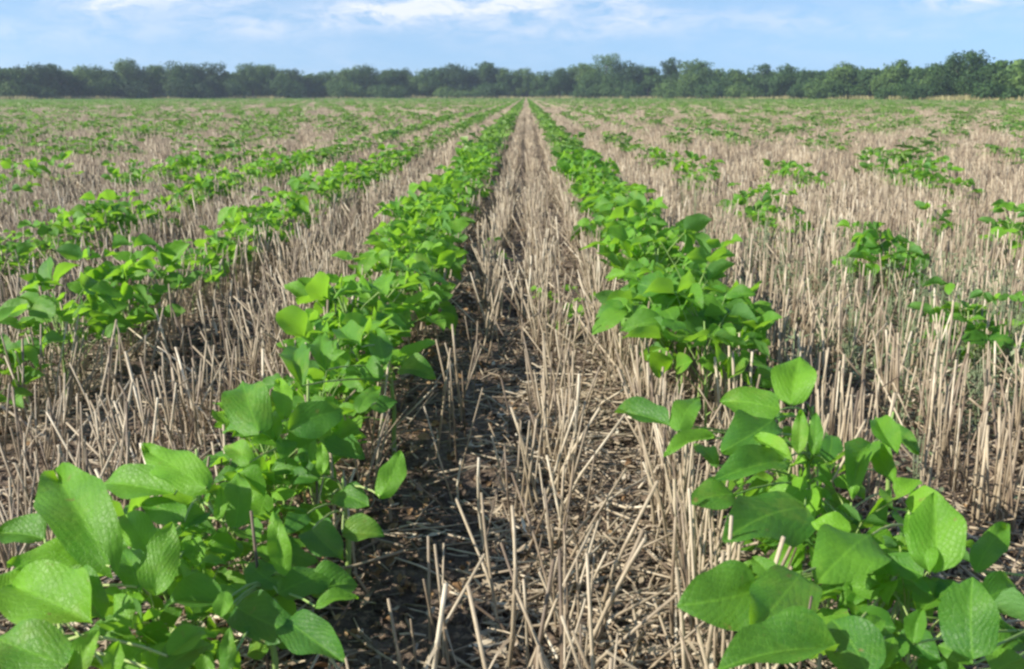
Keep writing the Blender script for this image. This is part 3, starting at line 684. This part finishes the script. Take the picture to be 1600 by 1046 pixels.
# ------------------------------------------------------------------ a few straws that stand out, each a thing of its own
single = [ # (foot px, py), (head px, py), head height, thickness, label
 ((905, 1046), (1008, 842), .19, 1.6, 'thick pale straw leaning right across the tangle at the bottom middle'),
 ((880, 1020), (948, 862), .17, 1.1, 'thin pale straw leaning right, close beside the thickest leaning one'),
 ((835, 940), (1065, 826), .13, 1.0, 'long bent straw lying across the stubble towards the right row'),
 ((760, 880), (748, 716), .19, 1.3, 'upright straw with a folded top on the dark soil of the strip'),
 ((782, 1000), (752, 770), .18, 1.3, 'tall straw leaning left alone on the dark soil at the bottom'),
 ((797, 1040), (800, 790), .19, 1.5, 'straight pale straw standing at the edge of the dark soil'),
 ((888, 745), (905, 585), .21, 1.7, 'pale thick straw pair standing upright in the middle of the strip'),
 ((140, 700), (182, 500), .24, 1.5, 'tall pale straw rising above the stubble left of the left row'),
 ((10, 820), (48, 650), .2, 1.2, 'straw leaning right near the left edge of the photo'),
 ((1038, 752), (890, 900), .03, 1.1, 'straw lying flat on the stubble beside the dark gap'),
 ((820, 625), (905, 600), .12, .9, 'thin straw lying slantwise over the middle of the strip'),
 ((1480, 880), (1500, 800), .03, 1.3, 'short pale straw lying on the shaded soil at the right edge'),
]
rg = random.Random(3)
for (fx, fy), (hx, hy), hz, th, lab in single:
    A = at_z(fx, fy, .0); B = at_z(hx, hy, hz)
    if (B-A).length > .34: A = B+(A-B).normalized()*.34
    mb = MB(); r = .0017*th; mid = A.lerp(B, .5); k = rg.uniform(-.006, .006); sd = Vector((k, 0, abs(k)))
    tube(mb, [A, A.lerp(B, .28)+sd*.7, A.lerp(B, .47)+sd, mid+sd, A.lerp(B, .53)+sd, A.lerp(B, .8)+sd*.6, B], [r*1.1, r*1.05, r, r*1.5, r, r*.95, r*.9], 7, rg.uniform(.7, 1))
    tag(mb.build('straw', M_straw), lab, 'straw', 'single straws standing out of the stubble')

# ------------------------------------------------------------------ trees of the far edge
rg = random.Random(99)
def tree_Y(px):
    u = (px-760)/800.0
    return 240-(78 if u < 0 else 105)*min(1.05, abs(u))**1.6
def crown_mesh(lobes, n, size, rg, tone):
    """small leaf sprays spread through overlapping lobes"""
    V = []; T = []; wts = [l[3]*l[4]*l[3] for l in lobes]; tot = sum(wts)
    for (cx, cy, cz, rx, rz), wt in zip(lobes, wts):
        lt = rg.gauss(0, .17)
        for k in range(int(n*wt/tot)):
            a = rg.random()*6.283; c = rg.uniform(-1, 1); s = math.sqrt(1-c*c); d = Vector((math.cos(a)*s, math.sin(a)*s, c))
            rr = rg.uniform(.68, 1.03) if rg.random() < .85 else rg.uniform(.3, .8)
            rr *= 1+.10*math.sin(a*6+cx*3)+.09*math.sin(c*11+a*3+cy)
            p = Vector((cx+d.x*rx*rr, cy+d.y*rx*rr, cz+d.z*rz*rr))
            if p.z < .15: continue
            nn = (d+Vector((rg.gauss(0, .5), rg.gauss(0, .5), rg.gauss(0, .5)+.2))).normalized(); u = nn.orthogonal().normalized(); v = nn.cross(u)
            z = size*rg.uniform(.5, 1.25); an = rg.random()*6.28; e1 = u*math.cos(an)+v*math.sin(an); e2 = nn.cross(e1)
            V.append((p-e1*z*.6, p-e2*z*.35+nn*z*.1, p+e1*z*.6, p+e2*z*.35+nn*z*.1)); T.append(min(1, max(0, tone+lt+rg.gauss(0, .11))))
    mb = MB()
    for q, t in zip(V, T): mb.add(list(q), [[0, 1, 2, 3]], None, t)
    return mb
def tree(px, top, wpx, tone, Y, label, dense=1.0, multi=False, grp='trees of the far treeline', nm='broadleaf_tree', cat='tree', low=0.0):
    ctr = at_y(px, 150, Y); x = ctr.x; Z = project((x, Y, 1))[2]; mpp = Z/F
    zt = at_y(px, top, Y).z; ht = zt; rad = wpx*.5*mpp*1.4
    e = bpy.data.objects.new(nm, None); C.objects.link(e); e.location = (x, Y, 0); e.rotation_euler[2] = 0
    tag(e, label, cat, grp)
    lobes = []; tone = max(.02, (tone-.42)*1.55+.36)
    n = rg.randrange(10, 17)
    lobes.append((rg.gauss(0, .10)*rad, 0, ht-rad*.80, rad*.56, rad*.60))
    for k in range(n):
        a = k/n*6.28+rg.uniform(-.4, .4); t = rg.random(); zc = ht*(.20+.58*t); rr = rad*(.98-.42*t)*rg.uniform(.6, 1.0)
        s = rad*rg.uniform(.20, .50); lobes.append((math.cos(a)*rr*.85, math.sin(a)*rr*.7, zc, s, s*rg.uniform(.7, .95)))
    lobes.append((rg.gauss(0, .22)*rad, 0, ht-rad*.24, rad*.24, rad*.22))
    for k in range(11):
        s = rad*rg.uniform(.08, .24); a = rg.random()*6.28
        lobes.append((math.cos(a)*rad*(q_:=rg.uniform(.15, .8)), math.sin(a)*rad*.4, ht-s-rad*(.02+.75*q_*q_)*rg.uniform(.1, 1.4), s, s*.8))
    cr = crown_mesh(lobes, int(5600*dense*max(.6, (rad/3.5)**1.5)), .31, rg, tone)
    cr.build('crown', M_crown, e, smooth=False)
    tk = MB(); r0 = ht*.022+.05
    tube(tk, [(0, 0, -.2), (rg.gauss(0, .1), 0, ht*.3), (rg.gauss(0, .2), rg.gauss(0, .2), ht*.75)], [r0*1.3, r0, r0*.35], 7, .5)
    for k in range(6):
        a = rg.random()*6.28; z0 = ht*rg.uniform(.2, .38); L = rad*rg.uniform(.35, .6)
        tube(tk, [(0, 0, z0), (math.cos(a)*L*.5, math.sin(a)*L*.5, z0+L*.5), (math.cos(a)*L, math.sin(a)*L, z0+L*.8)], [r0*.5, r0*.3, r0*.12], 5, .5)
    tk.build('trunk', M_bark, e)
    return e
TR = [ # centre x, top y, width, tone, how it looks
 (5, 103, 60, .35, 'dark broad'), (42, 100, 62, .42, 'dark rounded'), (82, 98, 44, .30, 'dark narrow'), (110, 108, 46, .45, 'low rounded'), (140, 104, 60, .58, 'pale green broad'),
 (172, 108, 44, .35, 'low dark'), (203, 92, 52, .45, 'tall domed'), (240, 101, 42, .50, 'green rounded'), (272, 93, 62, .45, 'tall broad'), (302, 98, 44, .30, 'dark rounded'), (328, 95, 48, .35, 'tall dark'),
 (360, 110, 44, .50, 'low pale green'), (396, 97, 42, .35, 'dark upright'), (426, 98, 50, .30, 'dark domed'), (455, 106, 40, .25, 'dark low'), (482, 113, 38, .35, 'low rounded'),
 (510, 109, 44, .52, 'pale green low'), (540, 106, 44, .60, 'light green rounded'), (570, 99, 56, .58, 'light green broad'), (604, 108, 40, .35, 'low dark'), (628, 104, 44, .40, 'rounded'), (662, 106, 44, .35, 'dark low'),
 (690, 103, 38, .42, 'narrow'), (712, 97, 44, .32, 'tall dark'), (740, 101, 38, .38, 'dark rounded'), (762, 95, 44, .35, 'tall upright'), (795, 104, 38, .32, 'dark narrow'), (822, 104, 38, .35, 'narrow dark'),
 (848, 110, 32, .40, 'low narrow'), (875, 104, 42, .45, 'rounded'), (908, 97, 48, .45, 'leafy domed'), (948, 81, 66, .35, 'tallest central dome-crowned'), (984, 93, 50, .38, 'tall dark-shouldered'), (1012, 103, 40, .30, 'dark sloping'),
 (1047, 89, 30, .30, 'tall slender dark'), (1088, 91, 58, .68, 'tall pale green'), (1118, 106, 36, .55, 'pale low'), (1146, 106, 42, .48, 'low rounded'), (1190, 98, 46, .48, 'domed green'), (1228, 99, 46, .66, 'yellow-green domed'),
 (1262, 108, 40, .45, 'low green'), (1290, 109, 38, .42, 'small rounded'), (1320, 99, 58, .46, 'broad domed'), (1358, 106, 42, .32, 'dark low'), (1396, 91, 54, .38, 'tall domed'), (1432, 104, 44, .25, 'dark rounded'),
 (1465, 97, 46, .32, 'dark upright'), (1508, 76, 78, .34, 'tallest flat-topped'), (1545, 99, 40, .42, 'sloping'), (1572, 106, 40, .48, 'low rounded'), (1600, 108, 44, .40, 'low dark'),
]
nT = len(TR)
for i, (px, top, wd, tone, look) in enumerate(TR):
    if i < nT//2: lab = '%s tree in the far treeline, %s from its left end' % (look, ordinal(i+1) if i else 'first')
    else: lab = '%s tree in the far treeline, %s from its right end' % (look, ordinal(nT-i))
    tree(px, top, wd, tone, tree_Y(px)+rg.uniform(-3, 5), lab, nm='broadleaf_tree')
# bushes in front of the trunks
BU = [(60, 133, 40, .30), (190, 128, 60, .16), (285, 126, 60, .12), (355, 128, 40, .40), (440, 126, 60, .12), (540, 130, 46, .5), (605, 132, 50, .45), (700, 144, 44, .75), (735, 142, 36, .6), (770, 130, 50, .28),
      (930, 128, 60, .42), (975, 124, 50, .55), (1060, 130, 60, .4), (1125, 130, 60, .55), (1160, 132, 40, .5), (1255, 134, 50, .2), (1300, 128, 70, .42), (1400, 132, 50, .48), (1450, 134, 60, .16), (1545, 136, 50, .40), (1590, 140, 40, .5)]
for i, (px, top, wd, tone) in enumerate(BU):
    lk = 'dark' if tone < .3 else 'yellow-green' if tone > .58 else 'pale green' if tone > .44 else 'green'
    lab = '%s bush at the foot of the far trees, %s bush from the %s' % (lk, ordinal(i+1) if i < 11 else ordinal(len(BU)-i), 'left' if i < 11 else 'right')
    tree(px, top, wd, tone, tree_Y(px)-6, lab, dense=.8, grp='bushes along the foot of the treeline', nm='bush', cat='bush')
# the wood behind and the rank growth at its foot
mb = MB(); 
for k in range(42000):
    px = rg.uniform(-60, 1660); Y = tree_Y(px)+rg.uniform(6, 30); x = at_y(px, 150, Y).x; z = 5.4*rg.random()**1.4
    n = Vector((rg.gauss(0, .6), rg.gauss(-.4, .6), rg.gauss(.3, .5))).normalized(); u = n.orthogonal().normalized(); v = n.cross(u); s = rg.uniform(.4, 1.0); p = Vector((x, Y, z))
    mb.add([p-u*s*.6, p-v*s*.4, p+u*s*.6, p+v*s*.4], [[0, 1, 2, 3]], None, .25+rg.gauss(0, .15))
tag(mb.build('woodland', M_crown, smooth=False), 'dark mass of the wood seen between the front trees', 'woodland', kind='stuff')
mb = MB()
for k in range(16000):
    px = rg.uniform(-60, 1660); Y = tree_Y(px)-rg.uniform(5, 11); x = at_y(px, 150, Y).x; h = rg.uniform(.25, .75)*(1+.5*noise2(x, Y, .2, 2))
    a = rg.random()*6.28; d = Vector((math.cos(a), math.sin(a), 0))*rg.uniform(.05, .12); p = Vector((x, Y, 0)); l = Vector((rg.gauss(0, .12), rg.gauss(0, .12), h))
    mb.add([p-d, p+d, p+l+d*.3, p+l-d*.3], [[0, 1, 2, 3]], None, rg.random())
tag(mb.build('grass_margin', M_margin, smooth=False), 'thin pale strip of dry grass along the foot of the treeline', 'grass', kind='stuff')
# ------------------------------------------------------------------ the air
HAZE = 0.0006
if HAZE > 0:
    m, nt = mat('haze'); pv = N(nt, 'ShaderNodeVolumePrincipled', inp={'Density': HAZE, 'Anisotropy': 0.3}); pv.inputs['Color'].default_value = (0.72, 0.84, 1.0, 1)
    o_ = N(nt, 'ShaderNodeOutputMaterial'); nt.links.new(pv.outputs[0], o_.inputs['Volume'])
    x0, x1, y0, y1, z0, z1 = -1510, 1510, -1510, 2700, -1.0, 22.0
    mb = MB(); mb.add([(x0, y0, z0), (x1, y0, z0), (x1, y1, z0), (x0, y1, z0), (x0, y0, z1), (x1, y0, z1), (x1, y1, z1), (x0, y1, z1)],
                      [[3, 2, 1, 0], [4, 5, 6, 7], [0, 1, 5, 4], [1, 2, 6, 5], [2, 3, 7, 6], [3, 0, 4, 7]])
    tag(mb.build('haze', m, smooth=False), 'thin bluish air over the whole field', 'haze', kind='stuff')
